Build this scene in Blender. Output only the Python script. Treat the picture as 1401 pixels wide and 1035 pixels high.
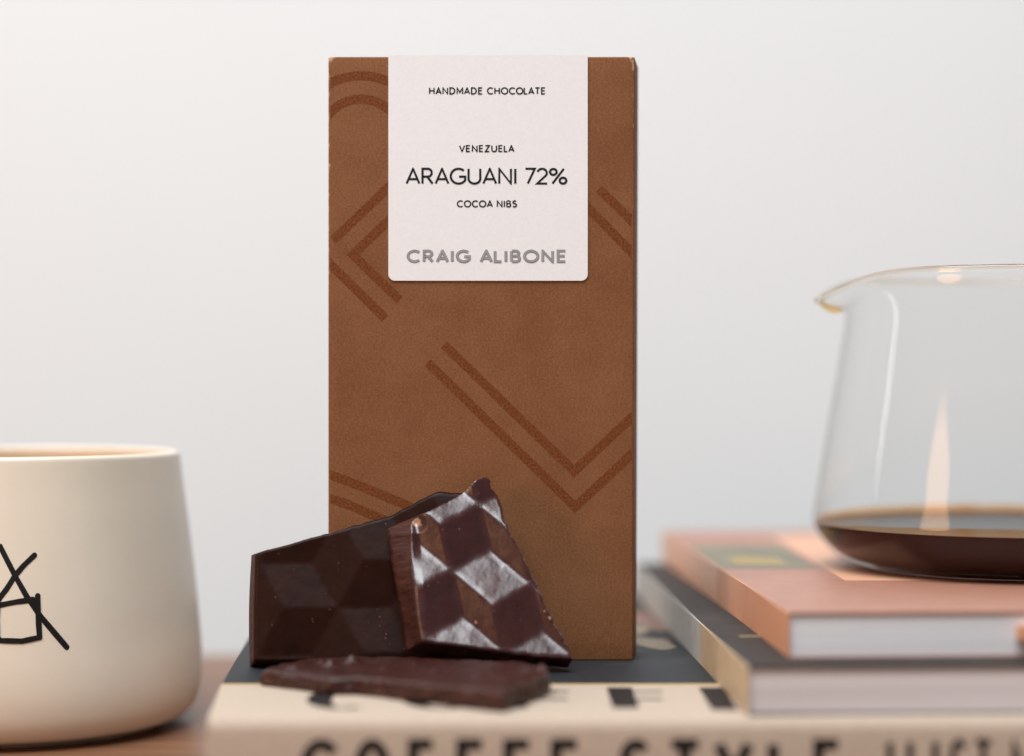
import bpy, bmesh, math, random
from mathutils import Vector, noise as mn

for o in list(bpy.data.objects):
    bpy.data.objects.remove(o, do_unlink=True)
SC = bpy.context.scene
COL = SC.collection
MM = 0.001

# ------------------------------------------------------------------ camera
cd = bpy.data.cameras.new("camera")
cam = bpy.data.objects.new("camera", cd)
COL.objects.link(cam)
cam.location = (0, -0.529, 0.097)
cam.rotation_euler = (math.radians(90), 0, 0)
cd.sensor_width = 36
cd.lens = 72
cd.clip_start = 0.01
cd.clip_end = 20
cd.dof.use_dof = True
cd.dof.focus_distance = 0.5235
cd.dof.aperture_fstop = 3.8
cd.dof.aperture_blades = 9
SC.camera = cam

# ------------------------------------------------------------------ world
w = bpy.data.worlds.new("World")
SC.world = w
w.use_nodes = True
bg = w.node_tree.nodes["Background"]
bg.inputs[0].default_value = (0.95, 0.97, 1.0, 1)
bg.inputs[1].default_value = 0.12

# ------------------------------------------------------------------ lamps
def area(name, loc, target, sx, sy, power, col, shape='RECTANGLE'):
    l = bpy.data.lights.new(name, 'AREA')
    l.shape = shape
    l.size, l.size_y = sx, sy
    l.energy = power
    l.color = col
    o = bpy.data.objects.new(name, l)
    COL.objects.link(o)
    o.location = loc
    d = Vector(target) - Vector(loc)
    o.rotation_euler = d.to_track_quat('-Z', 'Y').to_euler()
    return o

area('overhead_light', (-0.30, -0.62, 1.48), (0.0, 0.05, 0.05), 1.50, 1.05, 45.0, (0.905, 0.962, 1.0))
area('side_window_light', (-0.90, 0.185, 0.46), (0.1, 0.0, 0.10), 0.020, 0.8, 0.075, (0.96, 0.98, 1.0)).data.spread = math.radians(50)
area('warm_lamp_light', (-0.85, -0.62, 0.25), (-0.03, 0.0, 0.06), 0.36, 0.37, 2.3, (1.0, 0.52, 0.23), 'ELLIPSE')

SC.view_settings.view_transform = 'Standard'
SC.view_settings.look = 'None'
SC.view_settings.exposure = 0.06
SC.view_settings.gamma = 1.0
SC.cycles.max_bounces = 16
SC.cycles.transparent_max_bounces = 24

# ------------------------------------------------------------------ helpers
def empty(name, loc):
    o = bpy.data.objects.new(name, None)
    COL.objects.link(o)
    o.location = Vector(loc) * MM
    o.empty_display_size = 0.01
    return o

def tag(o, label=None, cat=None, group=None, kind=None):
    for k, v in (('label', label), ('category', cat), ('group', group), ('kind', kind)):
        if v:
            o[k] = v
    return o

def world_loc(o):
    v = Vector((0, 0, 0))
    while o is not None:
        v += Vector(o.location)
        o = o.parent
    return v

def build(name, verts, faces, mats, parent=None, smooth=False, fmat=None, base=None):
    """verts in world millimetres"""
    b = world_loc(parent) if parent else (Vector(base) * MM if base else Vector((0, 0, 0)))
    me = bpy.data.meshes.new(name)
    me.from_pydata([Vector(v) * MM - b for v in verts], [], faces)
    if not isinstance(mats, (list, tuple)):
        mats = [mats]
    for m in mats:
        me.materials.append(m)
    if fmat:
        for p, i in zip(me.polygons, fmat):
            p.material_index = i
    if smooth:
        for p in me.polygons:
            p.use_smooth = True
    me.validate()
    me.update()
    o = bpy.data.objects.new(name, me)
    COL.objects.link(o)
    if parent:
        o.parent = parent
    elif base:
        o.location = b
    return o

def fix_normals(o):
    bm = bmesh.new(); bm.from_mesh(o.data)
    bmesh.ops.recalc_face_normals(bm, faces=bm.faces)
    bm.to_mesh(o.data); bm.free()
    return o

def bevel(o, r, seg=3, smooth=True):
    m = o.modifiers.new('bevel', 'BEVEL')
    m.width = r * MM; m.segments = seg; m.limit_method = 'ANGLE'; m.angle_limit = math.radians(40)
    if smooth:
        for p in o.data.polygons:
            p.use_smooth = True
        m.harden_normals = True
    return o

def prism(name, plan, z0, z1, mat, parent, r=0.0):
    n = len(plan)
    vs = [(x, y, z0) for x, y in plan] + [(x, y, z1) for x, y in plan]
    fs = [tuple(range(n))[::-1], tuple(range(n, 2 * n))]
    for i in range(n):
        j = (i + 1) % n
        fs.append((i, j, n + j, n + i))
    o = fix_normals(build(name, vs, fs, mat, parent))
    if r:
        bevel(o, r)
    return o

# ---- node helpers
def mat(name):
    m = bpy.data.materials.new(name)
    m.use_nodes = True
    nt = m.node_tree
    return m, nt, nt.nodes['Principled BSDF']

def N(nt, t, **kw):
    n = nt.nodes.new(t)
    for k, v in kw.items():
        if k.startswith('i_'):
            n.inputs[k[2:].replace('_', ' ')].default_value = v
        else:
            setattr(n, k, v)
    return n

def coords(nt, scale=(1, 1, 1)):
    tc = N(nt, 'ShaderNodeNewGeometry')          # world position in metres
    mp = N(nt, 'ShaderNodeMapping')
    mp.inputs['Scale'].default_value = scale
    nt.links.new(tc.outputs['Position'], mp.inputs['Vector'])
    return mp.outputs['Vector']

def noise(nt, vec, scale, detail=4, rough=0.55):
    n = N(nt, 'ShaderNodeTexNoise')
    n.inputs['Scale'].default_value = scale
    n.inputs['Detail'].default_value = detail
    n.inputs['Roughness'].default_value = rough
    nt.links.new(vec, n.inputs['Vector'])
    return n.outputs['Fac']

def ramp(nt, fac, stops):
    r = N(nt, 'ShaderNodeValToRGB')
    e = r.color_ramp.elements
    while len(e) < len(stops):
        e.new(0.5)
    for el, (p, c) in zip(e, stops):
        el.position = p
        el.color = c if len(c) == 4 else (*c, 1)
    nt.links.new(fac, r.inputs['Fac'])
    return r.outputs['Color']

def mix(nt, fac, a, b, blend='MIX'):
    n = N(nt, 'ShaderNodeMix', data_type='RGBA', blend_type=blend)
    for v, s in ((fac, n.inputs[0]), (a, n.inputs[6]), (b, n.inputs[7])):
        if hasattr(v, 'node'):
            nt.links.new(v, s)
        else:
            s.default_value = v if not isinstance(v, tuple) or len(v) == 4 else (*v, 1)
    return n.outputs[2]

def bump(nt, bsdf, h, strength, dist=0.0002, normal=None):
    b = N(nt, 'ShaderNodeBump')
    b.inputs['Strength'].default_value = strength
    b.inputs['Distance'].default_value = dist
    nt.links.new(h, b.inputs['Height'])
    if normal is not None:
        nt.links.new(normal, b.inputs['Normal'])
    nt.links.new(b.outputs['Normal'], bsdf.inputs['Normal'])
    return b.outputs['Normal']

def simple(name, c1, c2, scale=400, rough=0.6, bstr=0.2, spec=0.5, stretch=(1, 1, 1), dist=0.0001):
    m, nt, b = mat(name)
    v = coords(nt, stretch)
    f = noise(nt, v, scale, 6, 0.65)
    nt.links.new(ramp(nt, f, [(0.3, c1), (0.7, c2)]), b.inputs['Base Color'])
    b.inputs['Roughness'].default_value = rough
    b.inputs['Specular IOR Level'].default_value = spec
    if bstr:
        bump(nt, b, f, bstr, dist)
    return m

# ------------------------------------------------------------------ materials
def m_wall():
    m, nt, b = mat('wall_paint')
    v = coords(nt)
    f1 = noise(nt, v, 3.0, 3)
    f2 = noise(nt, v, 900, 3)
    nt.links.new(ramp(nt, f1, [(0.3, (0.775, 0.785, 0.785)), (0.7, (0.805, 0.815, 0.815))]), b.inputs['Base Color'])
    b.inputs['Roughness'].default_value = 0.9
    bump(nt, b, f2, 0.25, 0.0004)
    return m

def m_wood():
    m, nt, b = mat('table_wood')
    v = coords(nt, (3, 40, 3))
    f = noise(nt, v, 6, 8, 0.6)
    v2 = coords(nt, (8, 300, 8))
    g = noise(nt, v2, 6, 3, 0.6)
    c = ramp(nt, f, [(0.3, (0.13, 0.055, 0.028)), (0.55, (0.21, 0.095, 0.05)), (0.75, (0.27, 0.13, 0.07))])
    c = mix(nt, 0.25, c, ramp(nt, g, [(0.35, (0.08, 0.03, 0.015)), (0.6, (0.28, 0.14, 0.08))]))
    nt.links.new(c, b.inputs['Base Color'])
    b.inputs['Roughness'].default_value = 0.38
    bump(nt, b, g, 0.15, 0.0003)
    return m

def m_kraft():
    m, nt, b = mat('kraft_card')
    v = coords(nt)
    f1 = noise(nt, v, 1900, 3, 0.75)
    f2 = noise(nt, v, 60, 4, 0.6)
    fib = noise(nt, coords(nt, (1, 1, 0.35)), 1500, 4, 0.6)
    c = ramp(nt, f1, [(0.34, (0.13, 0.044, 0.014)), (0.5, (0.215, 0.080, 0.028)), (0.66, (0.325, 0.132, 0.050))])
    c = mix(nt, 0.35, c, ramp(nt, fib, [(0.3, (0.16, 0.066, 0.03)), (0.7, (0.26, 0.12, 0.06))]))
    c = mix(nt, 0.26, c, ramp(nt, f2, [(0.35, (0.15, 0.06, 0.025)), (0.65, (0.29, 0.135, 0.068))]))
    # worn corners and edges: pale scuffs where the vertex attribute 'wear' is high
    at = N(nt, 'ShaderNodeAttribute', attribute_name='wear')
    wn = noise(nt, v, 380, 4, 0.7)
    ad = N(nt, 'ShaderNodeMath', operation='MULTIPLY')
    nt.links.new(at.outputs['Fac'], ad.inputs[0]); nt.links.new(wn, ad.inputs[1])
    wf = ramp(nt, ad.outputs[0], [(0.44, (0, 0, 0)), (0.56, (1, 1, 1))])
    c = mix(nt, wf, c, (0.48, 0.32, 0.22, 1))
    nt.links.new(c, b.inputs['Base Color'])
    b.inputs['Roughness'].default_value = 0.72
    b.inputs['Specular IOR Level'].default_value = 0.15
    bump(nt, b, f1, 0.18, 0.00012)
    return m

def m_print():
    m, nt, b = mat('printed_brown')
    v = coords(nt)
    f1 = noise(nt, v, 1900, 3, 0.75)
    c = ramp(nt, f1, [(0.34, (0.10, 0.028, 0.007)), (0.5, (0.162, 0.048, 0.014)), (0.66, (0.245, 0.083, 0.027))])
    nt.links.new(c, b.inputs['Base Color'])
    b.inputs['Roughness'].default_value = 0.55
    b.inputs['Specular IOR Level'].default_value = 0.15
    bump(nt, b, f1, 0.18, 0.00012)
    return m

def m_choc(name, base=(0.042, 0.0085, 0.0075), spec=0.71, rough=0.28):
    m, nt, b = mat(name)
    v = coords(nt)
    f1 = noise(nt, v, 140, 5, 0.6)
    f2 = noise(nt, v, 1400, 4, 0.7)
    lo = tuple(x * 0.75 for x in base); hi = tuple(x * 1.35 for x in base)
    c = ramp(nt, f1, [(0.3, lo), (0.7, hi)])
    # tiny pale nib specks
    vo = N(nt, 'ShaderNodeTexVoronoi', feature='F1')
    vo.inputs['Scale'].default_value = 560
    vo.inputs['Randomness'].default_value = 1.0
    nt.links.new(v, vo.inputs['Vector'])
    sp = ramp(nt, vo.outputs['Distance'], [(0.07, (1, 1, 1)), (0.15, (0, 0, 0))])
    gate = ramp(nt, noise(nt, v, 230, 2, 0.5), [(0.56, (0, 0, 0)), (0.62, (1, 1, 1))])
    sg = mix(nt, 1.0, sp, gate, 'MULTIPLY')
    c = mix(nt, sg, c, (0.26, 0.14, 0.10, 1) if spec > .7 else (0.11, 0.055, 0.04, 1))
    at = N(nt, 'ShaderNodeAttribute', attribute_name='wear')
    mu = N(nt, 'ShaderNodeMath', operation='MULTIPLY')
    nt.links.new(at.outputs['Fac'], mu.inputs[0]); nt.links.new(noise(nt, v, 700, 4, 0.7), mu.inputs[1])
    wf = ramp(nt, mu.outputs[0], [(0.40, (0, 0, 0)), (0.52, (1, 1, 1))])
    c = mix(nt, wf, c, (0.46, 0.26, 0.18, 1))
    nt.links.new(c, b.inputs['Base Color'])
    f3 = noise(nt, v, 260, 5, 0.7)
    fm_ = mix(nt, 0.65, f2, f3)
    rr = ramp(nt, fm_, [(0.36, (rough - 0.04,) * 3), (0.66, (rough + 0.10,) * 3)])
    nt.links.new(rr, b.inputs['Roughness'])
    b.inputs['Specular IOR Level'].default_value = spec
    b.inputs['IOR'].default_value = 1.62 if spec > .7 else 1.5
    hh = mix(nt, 0.25, f2, noise(nt, v, 320, 3, 0.6))
    bump(nt, b, hh, 0.014, 0.0002)
    return m

def m_mug():
    m, nt, b = mat('cream_glaze')
    v = coords(nt)
    f = noise(nt, v, 900, 4, 0.6)
    f2 = noise(nt, v, 25, 4, 0.6)
    c = ramp(nt, f2, [(0.3, (0.74, 0.645, 0.52)), (0.7, (0.79, 0.70, 0.58))])
    c = mix(nt, 0.04, c, ramp(nt, f, [(0.3, (0.55, 0.45, 0.36)), (0.7, (0.82, 0.75, 0.66))]))
    nt.links.new(c, b.inputs['Base Color'])
    b.inputs['Roughness'].default_value = 0.30
    bump(nt, b, f, 0.04, 0.0002)
    return m

def m_pages(name, a, bcol):
    m, nt, b = mat(name)
    v = coords(nt, (2, 2, 900))
    f = noise(nt, v, 4, 3, 0.6)
    v2 = coords(nt, (1, 1, 130))
    g = noise(nt, v2, 3, 2, 0.5)
    c = ramp(nt, f, [(0.3, a), (0.7, bcol)])
    c = mix(nt, 0.35, c, ramp(nt, g, [(0.35, tuple(x * .6 for x in a)), (0.6, bcol)]))
    nt.links.new(c, b.inputs['Base Color'])
    b.inputs['Roughness'].default_value = 0.85
    bump(nt, b, f, 0.4, 0.0003)
    return m

def m_dark_cover():
    m, nt, b = mat('dark_printed_cover')
    v = coords(nt)
    # printed picture: dark ground with tan and dull red patches
    f = noise(nt, v, 34, 5, 0.6)
    p = noise(nt, v, 22, 3, 0.55)
    c = ramp(nt, f, [(0.40, (0.020, 0.022, 0.024)), (0.56, (0.038, 0.036, 0.036)), (0.60, (0.13, 0.085, 0.05)), (0.68, (0.24, 0.17, 0.10))])
    c = mix(nt, ramp(nt, p, [(0.53, (0, 0, 0)), (0.60, (0.55, 0.55, 0.55))]), c, (0.13, 0.05, 0.035, 1))
    # the print leaves a plain dark band near the spine
    sx = N(nt, 'ShaderNodeSeparateXYZ'); nt.links.new(coords(nt), sx.inputs[0])
    mr = N(nt, 'ShaderNodeMapRange'); mr.inputs[1].default_value = -0.012; mr.inputs[2].default_value = 0.012
    nt.links.new(sx.outputs['Y'], mr.inputs[0])
    mx = N(nt, 'ShaderNodeMapRange'); mx.inputs[1].default_value = 0.02; mx.inputs[2].default_value = 0.03
    nt.links.new(sx.outputs['X'], mx.inputs[0])
    mm = N(nt, 'ShaderNodeMath', operation='MULTIPLY')
    nt.links.new(mr.outputs[0], mm.inputs[0]); nt.links.new(mx.outputs[0], mm.inputs[1])
    c = mix(nt, mm.outputs[0], (0.022, 0.024, 0.027, 1), c)
    nt.links.new(c, b.inputs['Base Color'])
    b.inputs['Roughness'].default_value = 0.55
    b.inputs['Specular IOR Level'].default_value = 0.18
    bump(nt, b, noise(nt, v, 1500, 3), 0.1, 0.0001)
    return m

def schlick(nt, f0):
    lw = N(nt, 'ShaderNodeLayerWeight'); lw.inputs['Blend'].default_value = 0.5
    pw = N(nt, 'ShaderNodeMath', operation='POWER'); pw.inputs[1].default_value = 5
    nt.links.new(lw.outputs['Facing'], pw.inputs[0])
    ma = N(nt, 'ShaderNodeMath', operation='MULTIPLY_ADD'); ma.inputs[1].default_value = (1 - f0) * 0.7; ma.inputs[2].default_value = f0
    nt.links.new(pw.outputs[0], ma.inputs[0])
    return ma.outputs[0]

def m_glass_wall():
    m = bpy.data.materials.new('clear_glass_sheet'); m.use_nodes = True
    nt = m.node_tree
    for n in list(nt.nodes):
        nt.nodes.remove(n)
    out = N(nt, 'ShaderNodeOutputMaterial')
    tr = N(nt, 'ShaderNodeBsdfTransparent')
    gl = N(nt, 'ShaderNodeBsdfGlossy'); gl.inputs['Roughness'].default_value = 0.03
    lw = N(nt, 'ShaderNodeLayerWeight'); lw.inputs['Blend'].default_value = 0.5
    # glass absorbs a little more where the path through it is long (grazing angles)
    tc = ramp(nt, lw.outputs['Facing'], [(0.0, (0.995, 0.996, 0.995)), (0.8, (0.98, 0.982, 0.978)), (0.97, (0.94, 0.938, 0.93))])
    nt.links.new(tc, tr.inputs['Color'])
    fr = schlick(nt, 0.022)
    mx = N(nt, 'ShaderNodeMixShader')
    nt.links.new(fr, mx.inputs[0]); nt.links.new(tr.outputs[0], mx.inputs[1]); nt.links.new(gl.outputs[0], mx.inputs[2])
    nt.links.new(mx.outputs[0], out.inputs['Surface'])
    return m

def m_glass_rim():
    m, nt, b = mat('clear_glass_rim')
    b.inputs['Base Color'].default_value = (0.92, 0.88, 0.80, 1)
    b.inputs['Transmission Weight'].default_value = 1.0
    b.inputs['Roughness'].default_value = 0.02
    b.inputs['IOR'].default_value = 1.47
    return m

def m_coffee(name, reflect):
    m = bpy.data.materials.new(name); m.use_nodes = True
    nt = m.node_tree
    for n in list(nt.nodes):
        nt.nodes.remove(n)
    out = N(nt, 'ShaderNodeOutputMaterial')
    tr = N(nt, 'ShaderNodeBsdfTransparent')
    gl = N(nt, 'ShaderNodeBsdfGlossy'); gl.inputs['Roughness'].default_value = 0.02
    fr = schlick(nt, 0.02)
    mx = N(nt, 'ShaderNodeMixShader')
    nt.links.new(fr, mx.inputs[0]); nt.links.new(tr.outputs[0], mx.inputs[1]); nt.links.new(gl.outputs[0], mx.inputs[2])
    df = N(nt, 'ShaderNodeBsdfDiffuse'); df.inputs['Color'].default_value = (0.125, 0.016, 0.003, 1)
    cl = N(nt, 'ShaderNodeMixShader'); cl.inputs[0].default_value = 0.22      # slight cloudiness of the brew
    nt.links.new(tr.outputs[0], cl.inputs[1]); nt.links.new(df.outputs[0], cl.inputs[2])
    nt.links.new(mx.outputs[0] if reflect else cl.outputs[0], out.inputs['Surface'])
    va = N(nt, 'ShaderNodeVolumeAbsorption')
    va.inputs['Color'].default_value = (0.84, 0.30, 0.05, 1)
    va.inputs['Density'].default_value = 560
    nt.links.new(va.outputs[0], out.inputs['Volume'])
    return m

def m_film(name, a, c):
    m = bpy.data.materials.new(name); m.use_nodes = True
    nt = m.node_tree
    for n in list(nt.nodes):
        nt.nodes.remove(n)
    out = N(nt, 'ShaderNodeOutputMaterial')
    tr = N(nt, 'ShaderNodeBsdfTransparent')
    f = noise(nt, coords(nt, (1, 1, .3)), 120, 3)
    nt.links.new(ramp(nt, f, [(0.3, a), (0.7, c)]), tr.inputs['Color'])
    nt.links.new(tr.outputs[0], out.inputs['Surface'])
    return m

M = dict(
    coffee_film=m_film('amber_coffee_film', (0.93, 0.50, 0.24), (0.99, 0.70, 0.46)), pale_film=m_film('pale_coffee_drop', (0.93, 0.76, 0.50), (0.97, 0.86, 0.66)),
    wall=m_wall(), wood=m_wood(), kraft=m_kraft(), print=m_print(),
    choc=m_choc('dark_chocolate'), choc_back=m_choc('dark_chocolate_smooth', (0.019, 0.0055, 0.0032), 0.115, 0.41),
    choc_broken=m_choc('broken_chocolate', (0.050, 0.0145, 0.009), 0.25, 0.46),
    choc_nib=m_choc('nib_chocolate', (0.034, 0.0075, 0.0050), 0.4, 0.36),
    mug=m_mug(), glass=m_glass_wall(), rim=m_glass_rim(), coffee=m_coffee('coffee_surface', True), coffee_side=m_coffee('coffee_against_glass', False), dark_cover=m_dark_cover(),
    label=simple('white_label_paper', (0.815, 0.80, 0.805), (0.87, 0.86, 0.865), 1400, 0.7, 0.12, 0.3),
    ink=simple('black_ink', (0.008, 0.010, 0.013), (0.014, 0.017, 0.02), 900, 0.7, 0, 0.2),
    ink_grey=simple('grey_ink', (0.25, 0.25, 0.255), (0.29, 0.29, 0.295), 900, 0.6, 0, 0.2),
    logo=simple('black_glaze_line', (0.006, 0.005, 0.005), (0.010, 0.008, 0.008), 500, 0.55, 0, 0.25),
    mug_in=simple('inner_glaze_bounce_tint', (0.66, 0.48, 0.32), (0.72, 0.54, 0.37), 60, 0.4, 0.05),  # warm light bouncing inside the mug, put into the colour as a darker tan
    tan=simple('tan_bookcloth', (0.43, 0.335, 0.26), (0.50, 0.395, 0.31), 700, 0.7, 0.2, 0.3),
    gold=simple('ochre_line', (0.50, 0.33, 0.15), (0.58, 0.40, 0.19), 700, 0.6, 0.1),
    book_ink=simple('dark_book_ink', (0.010, 0.007, 0.007), (0.018, 0.013, 0.012), 700, 0.6, 0, 0.2),
    pages_a=m_pages('page_edges_grey', (0.60, 0.545, 0.545), (0.74, 0.69, 0.69)),
    pages_b=m_pages('page_edges_white', (0.74, 0.735, 0.76), (0.83, 0.83, 0.85)),
    cover_mid=simple('charcoal_cover', (0.024, 0.020, 0.019), (0.048, 0.040, 0.037), 90, 0.6, 0.1, 0.2),
    spine_tan=simple('tan_spine', (0.50, 0.37, 0.23), (0.60, 0.45, 0.29), 120, 0.6, 0.15),
    spine_grey=simple('grey_spine_print', (0.44, 0.42, 0.38), (0.54, 0.51, 0.47), 150, 0.6, 0.15),
    orange=simple('orange_cover', (0.64, 0.29, 0.155), (0.71, 0.34, 0.19), 160, 0.5, 0.1),
    salmon=simple('salmon_cover', (0.36, 0.16, 0.105), (0.43, 0.20, 0.14), 90, 0.4, 0.1),
    peach=simple('peach_print', (0.72, 0.36, 0.22), (0.78, 0.42, 0.26), 90, 0.4, 0.1),
    art_tan=simple('tan_print', (0.10, 0.07, 0.045), (0.34, 0.25, 0.16), 140, 0.45, 0.1),
    ink_light=simple('light_grey_ink', (0.36, 0.36, 0.365), (0.42, 0.42, 0.425), 900, 0.6, 0, 0.2),
    art_red=simple('dull_red_print', (0.10, 0.04, 0.03), (0.26, 0.13, 0.10), 120, 0.45, 0.1),
    green=simple('green_print', (0.13, 0.125, 0.085), (0.24, 0.20, 0.11), 60, 0.4, 0.1),
    yellow=simple('yellow_print', (0.30, 0.20, 0.06), (0.48, 0.32, 0.09), 160, 0.4, 0.1),
)

# ------------------------------------------------------------------ setting
wall = build('wall', [(-1800, 330, -900), (1800, 330, -900), (1800, 330, 1500), (-1800, 330, 1500),
                      (-1800, 400, -900), (1800, 400, -900), (1800, 400, 1500), (-1800, 400, 1500)],
             [(0, 1, 2, 3), (5, 4, 7, 6), (3, 2, 6, 7), (0, 4, 5, 1), (1, 5, 6, 2), (0, 3, 7, 4)], M['wall'])
tag(wall, kind='structure')

table = prism('table', [(-800, -620), (800, -620), (800, 190), (-800, 190)], -32, 0, M['wood'], None, 2.0)
tag(table, 'brown wooden table top under the mug and the books', 'table')

# ------------------------------------------------------------------ lettering
def arc(cx, cy, rx, ry, a0, a1, n=14):
    return [(cx + rx * math.cos(math.radians(a0 + (a1 - a0) * i / n)),
             cy + ry * math.sin(math.radians(a0 + (a1 - a0) * i / n))) for i in range(n + 1)]

GL = {   # glyph: (width, strokes), cap height 1
    'A': (.76, [[(0, 0), (.38, 1), (.76, 0)], [(.13, .30), (.63, .30)]]),
    'B': (.58, [[(.04, .53), (.32, .53)] + arc(.32, .765, .2, .235, -90, 90)[1:] + [(.04, 1)], [(0, 0), (0, 1)], [(.04, 0), (.34, 0)] + arc(.34, .265, .24, .265, -90, 90)[1:]]),
    'C': (.80, [arc(.47, .5, .47, .5, 45, 315, 26)]),
    'D': (.72, [[(0, 0), (0, 1), (.24, 1)] + arc(.24, .5, .48, .5, 90, -90, 20)[1:] + [(0, 0)]]),
    'E': (.52, [[(.52, 1), (0, 1), (0, 0), (.52, 0)], [(.04, .52), (.47, .52)]]),
    'F': (.50, [[(.50, 1), (0, 1), (0, 0)], [(.04, .5), (.44, .5)]]),
    'G': (.86, [arc(.47, .5, .47, .5, 48, 328, 28) + [(.87, .47), (.50, .47)]]),
    'H': (.68, [[(0, 0), (0, 1)], [(.68, 0), (.68, 1)], [(.04, .52), (.64, .52)]]),
    'I': (.0, [[(0, 0), (0, 1)]]),
    'J': (.4, [[(.4, 1), (.4, .25)] + arc(.2, .25, .2, .25, 0, -150, 10)[1:]]),
    'L': (.46, [[(0, 1), (0, 0), (.46, 0)]]),
    'M': (.84, [[(0, 0), (0, 1), (.42, .25), (.84, 1), (.84, 0)]]),
    'N': (.70, [[(0, 0), (0, 1), (.70, 0), (.70, 1)]]),
    'O': (.96, [arc(.48, .5, .48, .5, 90, 450, 36)]),
    'R': (.60, [[(0, 0), (0, 1), (.32, 1)] + arc(.32, .735, .23, .265, 90, -90)[1:] + [(.02, .47)], [(.30, .45), (.60, 0)]]),
    'S': (.56, [arc(.28, .745, .25, .255, 35, 200, 14) + arc(.28, .27, .28, .27, 55, -150, 16)]),
    'T': (.66, [[(0, 1), (.66, 1)], [(.33, .96), (.33, 0)]]),
    'U': (.70, [[(0, 1), (0, .34)] + arc(.35, .34, .35, .34, 180, 360, 16)[1:] + [(.70, 1)]]),
    'V': (.74, [[(0, 1), (.37, 0), (.74, 1)]]),
    'Y': (.72, [[(0, 1), (.36, .45), (.72, 1)], [(.36, .42), (.36, 0)]]),
    'Z': (.60, [[(0, 1), (.60, 1), (0, 0), (.60, 0)]]),
    '7': (.56, [[(0, 1), (.56, 1), (.14, 0)]]),
    '2': (.60, [arc(.30, .715, .28, .285, 165, -35, 18) + [(0, 0), (.60, 0)]]),
    '%': (1.0, [arc(.21, .79, .2, .2, 90, 450, 20), arc(.79, .2, .2, .2, 90, 450, 20), [(.84, 1), (.16, 0)]]),
}
SB = {'A': .04, 'C': .06, 'G': .06, 'O': .06, 'V': .03, 'Y': .03, 'T': .04, '7': .04, '2': .06, '%': .06, 'L': .03, 'S': .07}

def text_strokes(text, track):
    x = 0; out = []; prev = None; x1 = 0
    for ch in text:
        if ch == ' ':
            x += .42 + track; prev = None
            continue
        wd, st = GL[ch]
        s = SB.get(ch, .11)
        if prev is not None:
            x += s
        for p in st:
            out.append([(x + px, py) for px, py in p])
        x1 = x + wd
        x += wd + s + track
        prev = ch
    return out, x1

def clip_poly(poly, xlim):
    def cut(pl, f):
        out = []
        for i in range(len(pl)):
            a, b = pl[i], pl[(i + 1) % len(pl)]
            fa, fb = f(a), f(b)
            if fa >= 0: out.append(a)
            if (fa >= 0) != (fb >= 0):
                t = fa / (fa - fb)
                out.append((a[0] + (b[0] - a[0]) * t, a[1] + (b[1] - a[1]) * t))
        return out
    pl = cut(poly, lambda p: p[0] - xlim[0])
    return cut(pl, lambda p: xlim[1] - p[0]) if pl else pl

def ribbon(pts, wid, closed=False):
    """flat mitred ribbon along a 2-D polyline -> (verts2d, quads)"""
    n = len(pts)
    L = []; R = []
    for i in range(n):
        p = Vector(pts[i])
        if closed or (0 < i < n - 1):
            a = Vector(pts[i - 1] if i > 0 else pts[-2]); c = Vector(pts[(i + 1)] if i < n - 1 else pts[1])
            d0 = (p - a).normalized(); d1 = (c - p).normalized()
        elif i == 0:
            d0 = d1 = (Vector(pts[1]) - p).normalized()
        else:
            d0 = d1 = (p - Vector(pts[i - 1])).normalized()
        n0 = Vector((-d0.y, d0.x)); n1 = Vector((-d1.y, d1.x))
        m = n0 + n1
        if m.length < 1e-6:
            m = n0
        m.normalize()
        k = 1 / max(0.42, m.dot(n0))
        L.append(p + m * wid / 2 * k); R.append(p - m * wid / 2 * k)
    vs = L + R
    fs = [(i, n + i, n + i + 1, i + 1) for i in range(n - 1)]
    return vs, fs

def lettering(name, text, x0, x1, zb, zt, wid, material, parent, put, track=.0, inline=None, step=0.012):
    """text spanning x0..x1 (ink edges), zb..zt; put(x, z, lift) -> world mm"""
    st, tw = text_strokes(text, track)
    h = zt - zb - wid
    kx = (x1 - x0 - wid) / tw
    vs = []; fs = []; fm = []
    mats = [material] + ([inline[0]] if inline else [])
    ns = len(st)
    for q, s in enumerate(st):
        pts = [(x0 + wid / 2 + a * kx, zb + wid / 2 + b * h) for a, b in s]
        closed = (Vector(pts[0]) - Vector(pts[-1])).length < 1e-4
        passes = [(wid, 0, (q % 4) * step)]
        if inline:
            passes.append((inline[1], 1, (4 + q % 4) * step))
        for wd, mi, lift in passes:
            pp = pts
            if mi == 1 and not closed:        # stop the white core short of the stroke ends
                a = Vector(pts[0]); b = Vector(pts[1]); c = Vector(pts[-1]); d = Vector(pts[-2])
                e = wd * .2
                pp = [tuple(a + (b - a).normalized() * e)] + pts[1:-1] + [tuple(c + (d - c).normalized() * e)]
            v2, f2 = ribbon(pp, wd, closed)
            for f in f2:
                pl = [(v2[i].y, v2[i].x) for i in f]      # square off the stroke ends at cap line and base line
                pl = clip_poly(pl, (zb, zt) if mi == 0 else (zb + (wid - wd) / 2, zt - (wid - wd) / 2))
                if len(pl) < 3:
                    continue
                o = len(vs)
                vs += [put(b, a, lift) for a, b in pl]
                fs.append(tuple(range(o, o + len(pl))))
                fm.append(mi)
    return build(name, vs, fs, mats, parent, fmat=fm)

# ------------------------------------------------------------------ chocolate box
BX0, BX1, BZ0, BZ1, BD = -47.5, 31.7, 24.0, 180.0, 17.0
def bpx(px, py):                        # face drawing units -> millimetres on the carton front
    return ((px - 700.5) / 5.295, 97 - (py - 517.5) / 5.295)

box = empty('chocolate_box', ((BX0 + BX1) / 2, BD / 2, BZ0))
tag(box, 'tall brown chocolate box with a white printed label standing on the big book', 'chocolate box')

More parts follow.
